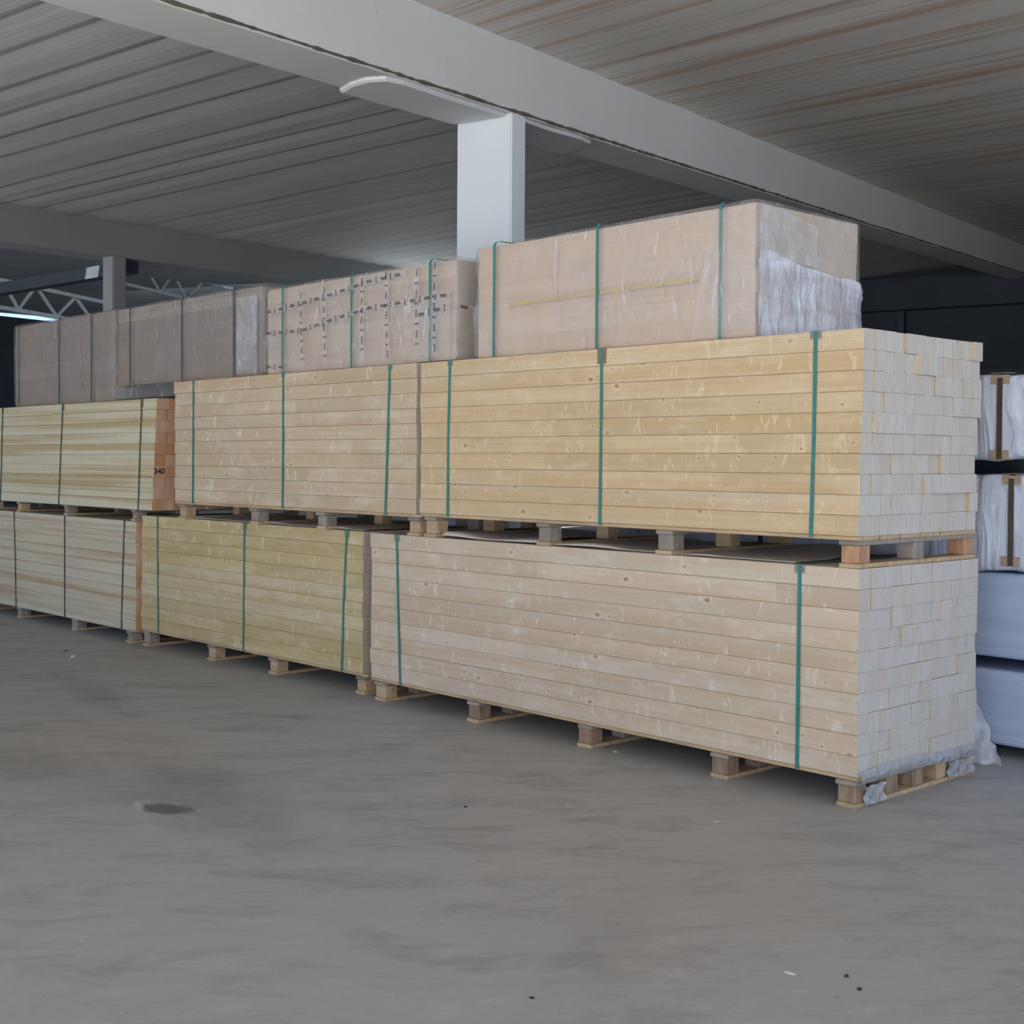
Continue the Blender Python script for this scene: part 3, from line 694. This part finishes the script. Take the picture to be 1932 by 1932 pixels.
foam_bays([(-6.61, -5.70, 'grey bubbled foam sheet on the pale pinkish bundle, left gap under the golden bundle'),
           (-5.56, -4.765, 'grey bubbled foam sheet on the pale pinkish bundle, middle gap under the golden bundle'),
           (-4.615, -3.86, 'grey bubbled foam sheet on the pale pinkish bundle, right gap under the golden bundle')], 5.475, 6.5, 1.1505, 2, .022)
foam_bays([(-9.895, -8.925, 'grey foam sheet on the olive yellow bundle, left gap under the beige bundle'),
           (-8.775, -8.015, 'grey foam sheet on the olive yellow bundle, middle gap under the beige bundle'),
           (-7.865, -7.52, 'grey foam sheet on the olive yellow bundle, right gap under the beige bundle')], 5.53, 6.5, 1.1495, 11, .022)

# ------------------------------------------------------------------ white wrapped packs on the right
def pack(x0, x1, y0, y1, z0, z1, label, mat, seed, folds, straps, amp=.018):
    t = empty('polythene_pack', ((x0+x1)/2, (y0+y1)/2, z0), label, 'wrapped pack', 'polythene wrapped packs stacked at the right'); ox, oy, oz = t.location
    hw, hd, H = (x1-x0)/2, (y1-y0)/2, z1-z0; sd = Vector((seed*5.3, seed*2.9, 0))
    def fn(p, n):
        if folds == 'h': a = .5*noise.noise(Vector((p.x*.5, seed, p.z*9)))+.3*noise.noise(Vector((p.x*.8, seed, p.z*22)))
        else:
            q = p.x*3.2+p.z*4.5*(1 if noise.noise(Vector((p.x*.9, 0, seed))) > 0 else -1)
            a = .9*(.4-abs(noise.noise(Vector((q, p.y*3, p.z*1.2))+sd)))+.5*noise.noise(Vector((p.x*7, p.y*7, p.z*7))+sd)
        return amp*a
    v, fs = rbox(-hw, hw, -hd, hd, 0, H, .025, .035, fn)
    v = [(a, b, c-(.035*max(0, math.sin((a+seed)*3.1))*max(0, 1-c/.12)*max(0, min(1, (-hd+.05-b)/.03)) if folds != 'h' else .0)) for a, b, c in v]
    v = [(a, b, (max(c, .001) if b > -hd+.04 else c)) for a, b, c in v]
    v = [(a, b, min(c, H+.006)) for a, b, c in v]
    m = MB(); m.add(v, fs, smooth=True); m.build('polythene_wrap', mat, t)
    for x in straps:
        s = MB(); xx = x-ox; w_ = .016
        pth = [(-hd-.014, .0), (-hd-.014, H-.02), (-hd+.02, H+.014), (hd-.02, H+.014), (hd+.014, H-.02), (hd+.014, 0)]
        for (ya, za), (yb, zb_) in zip(pth, pth[1:]):
            d = Vector((0, yb-ya, zb_-za)).normalized(); nn = Vector((0, d.z, -d.y))*-.002
            q = [Vector((xx-w_, ya, za)), Vector((xx+w_, ya, za)), Vector((xx+w_, yb, zb_)), Vector((xx-w_, yb, zb_))]
            s.add(q+[k+nn for k in q], [(0,1,2,3),(7,6,5,4),(0,4,5,1),(1,5,6,2),(2,6,7,3),(3,7,4,0)])
        s.build('strap', M['strap_brown'], t)
        for za in (.0, H-.05):
            e = MB(); e.box(xx-.055, xx+.055, -hd-.0135, -hd-.011, za, za+.05); e.box(xx-.055, xx+.055, -hd-.0135, -hd+.06, (H+.009 if za else -.004), (H+.0115 if za else -.0015)); e.build('edge_protector', M['card_tan'], t)
    return t
pack(-6.3, -2.3, 7.0, 8.1, 1.675, 2.145, 'white polythene wrapped pack with brown strap, topmost of the right stack', M['poly'], 1, 'd', [-3.575, -5.2], .03)
pack(-6.3, -2.3, 7.0, 8.1, 1.085, 1.585, 'creased white polythene wrapped pack, second from the top of the right stack', M['poly'], 4, 'd', [-3.50, -5.2], .034)
pack(-6.3, -2.3, 7.02, 8.1, .555, 1.045, 'smooth bluish polythene wrapped pack, third from the top of the right stack', M['poly_blue'], 6, 'h', [], .03)
pack(-6.3, -2.3, 7.02, 8.1, .065, .500, 'smooth bluish polythene wrapped pack, lowest of the right stack just above the floor', M['poly_blue'], 9, 'h', [], .03)
def bearers(z0, z1, label, xs):
    t = empty('timber_bearer', (-4.3, 7.55, z0), label, 'bearer', 'dark timber bearers between the packs')
    for x in xs:
        m = MB(); m.cbox(x+4.3-.05, x+4.3+.05, -.49, .5, 0.0065, z1-z0-.0005, .004); m.build('bearer', M['steel_dark'], t)
for z0, z1, l, xs in ((0, .065, 'dark timber bearers on the floor under the lowest bluish pack', (-5.9, -4.9, -3.75, -2.9)), (.502, .553, 'dark timber bearers between the two smooth bluish packs', (-5.9, -4.9, -4.0, -2.9)),
                      (1.047, 1.083, 'dark timber bearers between the creased white pack and the bluish pack', (-5.9, -4.9, -4.0, -2.9)), (1.587, 1.673, 'dark timber bearers between the two white packs', (-5.9, -4.9, -4.0, -2.9))):
    bearers(z0, z1, l, xs)
# crumpled clear bubble wrap on the floor beside the near pallet
def scrap(name, cx, cy, pts, mat, label, cat, n=16, amp=.03):
    m = MB(); v = []
    for i in range(n+1):
        for j in range(n+1):
            u, w_ = i/n, j/n; v.append(pts(u, w_)+Vector((amp*noise.noise(Vector((u*6, w_*6, cx))), amp*noise.noise(Vector((u*6, w_*6, cy+4))), amp*.6*noise.noise(Vector((u*6, w_*6, 9))))))
    v = [Vector((p.x, p.y, max(p.z, .002))) for p in v]
    k = n+1; m.add([(p.x-cx, p.y-cy, p.z) for p in v], [(i*k+j, (i+1)*k+j, (i+1)*k+j+1, i*k+j+1) for i in range(n) for j in range(n)], smooth=True)
    o = m.build(name, mat, loc=(cx, cy, 0)); tag(o, label, cat); return o
scrap('bubble_wrap', -3.75, 6.85, lambda u, v: Vector((-3.62-.25*(1-u)+(.16*u)*(1-v)**.8-.02*v, 6.87-.05*math.sin(math.pi*u)-.04*(1-v), .33*v+.002)), M['film_cloud'], 'crumpled clear bubble wrap slumped on the floor between the near pallet and blue packs', 'bubble wrap', 22, .035)
# grey film sagging over the end of the near pallet
def pf(u, v):
    y = 5.46+1.09*u; sag = .015*noise.noise(Vector((u*7, 0, 2)))
    return Vector((-3.468+.012*math.sin(v*math.pi)+.006*noise.noise(Vector((u*9, v*4, 3))), y, .175+.012*math.sin(u*5)-(.062+sag)*v))
m = MB(); nu, nv = 50, 8; vv = [pf(i/nu, j/nv) for i in range(nu+1) for j in range(nv+1)]
m.add([p[:] for p in vv], [(i*9+j, i*9+j+1, (i+1)*9+j+1, (i+1)*9+j) for i in range(nu) for j in range(nv)], smooth=True)
tag(m.build('plastic_sheet', film('grey_dust_film', (.50, .52, .55), 0, .55, .9, .35, 8)), 'torn grey plastic sheet draped across the end of the nearest floor pallet', 'plastic sheet')
def hang(y0, y1, z0, label):
    m = MB(); n = 8
    v = [(-3.466+.008*math.sin(i*1.7+j), y0+(y1-y0)*i/n, .10-(.10-z0)*j/n) for i in range(n+1) for j in range(n+1)]
    m.add(v, [(i*9+j, i*9+j+1, (i+1)*9+j+1, (i+1)*9+j) for i in range(n) for j in range(n)], smooth=True)
    tag(m.build('plastic_sheet', bpy.data.materials['grey_dust_film']), label, 'plastic sheet')
hang(5.50, 5.68, .01, 'pale plastic flap hanging beside the corner block of the nearest floor pallet')
hang(6.28, 6.55, .02, 'pale plastic flap hanging at the far corner of the nearest floor pallet')

# ------------------------------------------------------------------ litter
def chip(name, x, y, sx, sy, rz, col, label, cat, lift=.004):
    n = 4; m = MB(); q = random.Random(int(abs(x*1000)))
    v = [(math.cos(a)*sx*q.uniform(.7, 1.1), math.sin(a)*sy*q.uniform(.7, 1.1)) for a in [i*math.pi/4 for i in range(8)]]
    hs = [q.uniform(.4, 1)*lift+.002 for _ in v]
    m.add([(a, b, .0008) for a, b in v]+[(a, b, h) for (a, b), h in zip(v, hs)], [tuple(range(7, -1, -1)), tuple(range(8, 16))]+[(i, (i+1) % 8, (i+1) % 8+8, i+8) for i in range(8)])
    o = m.build(name, plain(cat.replace(' ', '_')+'_litter', col, .8), loc=(x, y, 0)); o.rotation_euler.z = R_(rz); tag(o, label, cat); return o
chip('paper_scrap', -10.46, 4.72, .05, .02, -40, (.75, .75, .75), 'small white paper scrap on the floor in front of the left stack', 'paper scrap', .012)
chip('wood_chip', -10.84, 4.83, .03, .012, 20, (.05, .05, .05), 'small dark chip on the floor behind the white paper scrap', 'wood chip')
chip('plastic_crumb', -5.08, 5.50, .02, .012, 0, (.6, .55, .2), 'small yellowish crumb at the edge of the near pallet shadow', 'plastic crumb')
chip('paper_scrap', -2.494, 3.533, .022, .009, 10, (.62, .6, .58), 'small pale scrap on the open floor near the lower right', 'paper scrap')
chip('wood_chip', -4.737, 4.08, .010, .008, 10, (.03, .03, .03), 'tiny black speck on the open floor below the near bundle', 'wood chip')
chip('wood_chip', -3.782, 4.776, .018, .007, 50, (.5, .45, .4), 'pale wood chip on the floor in front of the nearest pallet corner', 'wood chip')
chip('pebble', -2.357, 3.648, .008, .007, 0, (.03, .03, .03), 'tiny black pebble at the lower right, upper one of two', 'pebble', .006)
chip('pebble', -2.27, 3.586, .008, .007, 0, (.03, .03, .03), 'tiny black pebble at the lower right, lower one of two', 'pebble', .006)
chip('wood_chip', -2.906, 2.776, .010, .005, 30, (.03, .03, .03), 'tiny dark chip near the bottom centre of the floor', 'wood chip')

# ------------------------------------------------------------------ far bay: lattice trusses under a pale roof
def back(px, py, dist):
    d = fw+r2*((px-966)/FPX)-u2*((py-CY)/FPX); return Vector((0,0,1.65))+d*dist
def truss(lower, upper, nodes_l, nodes_u, d0, slope, label):
    """chords given at two viewing points; depth grows along the truss"""
    t0 = empty('roof_truss', (0,0,0), label, 'roof truss', 'white lattice roof trusses')
    tz = lambda px: d0+slope*(px-0)
    P = lambda q: back(q[0], q[1], tz(q[0]))
    base = P(lower[0]); t0.location = base
    def bar(a, b, r, nm):
        m = MB(); m.tube(P(a)-base, P(b)-base, r, sq=True); m.build(nm, M['steel_white'], t0)
    bar(*lower, .055, 'lower_chord'); bar(*upper, .05, 'upper_chord')
    for a, b in zip(nodes_l, nodes_u): bar(a, b, .035, 'lattice_bar')
truss(((-60, 569.5), (190, 612.5)), ((-60, 515), (215, 574.5)), [(35, 584), (35, 584), (107, 597), (107, 597), (178, 610)], [(5, 530), (66, 542), (70, 543), (142, 561), (142, 561)], 26, .012, 'white lattice roof truss far left, nearer one with zigzag bars')
truss(((225, 533), (420, 580)), ((200, 490), (440, 545)), [(302, 551), (302, 551), (352, 563), (352, 563)], [(284, 520), (324, 520), (334, 530), (380, 535)], 30, .02, 'white lattice roof truss far left, farther one beyond the rear column')
# pale roof over the far bay
b = MB(); q = [bp(-16, -9.57, 5.2), bp(-16, -34, 5.9), bp(31, -34, 6.9), bp(31, -9.57, 8.0)]
b.add(q+[p+Vector((0,0,.15)) for p in q], [(0,1,2,3),(7,6,5,4),(0,4,5,1),(1,5,6,2),(2,6,7,3),(3,7,4,0)]); struct(b.build('ceiling.002', M['roof_pale']))
obox('wall_left', -16, 31, -34.3, -34, 0, 6.55, M['wall_dark'], 0)
obox('wall_back.001', 30, 30.3, -34, -9.5, 0, 9, M['roof_pale'], 0)
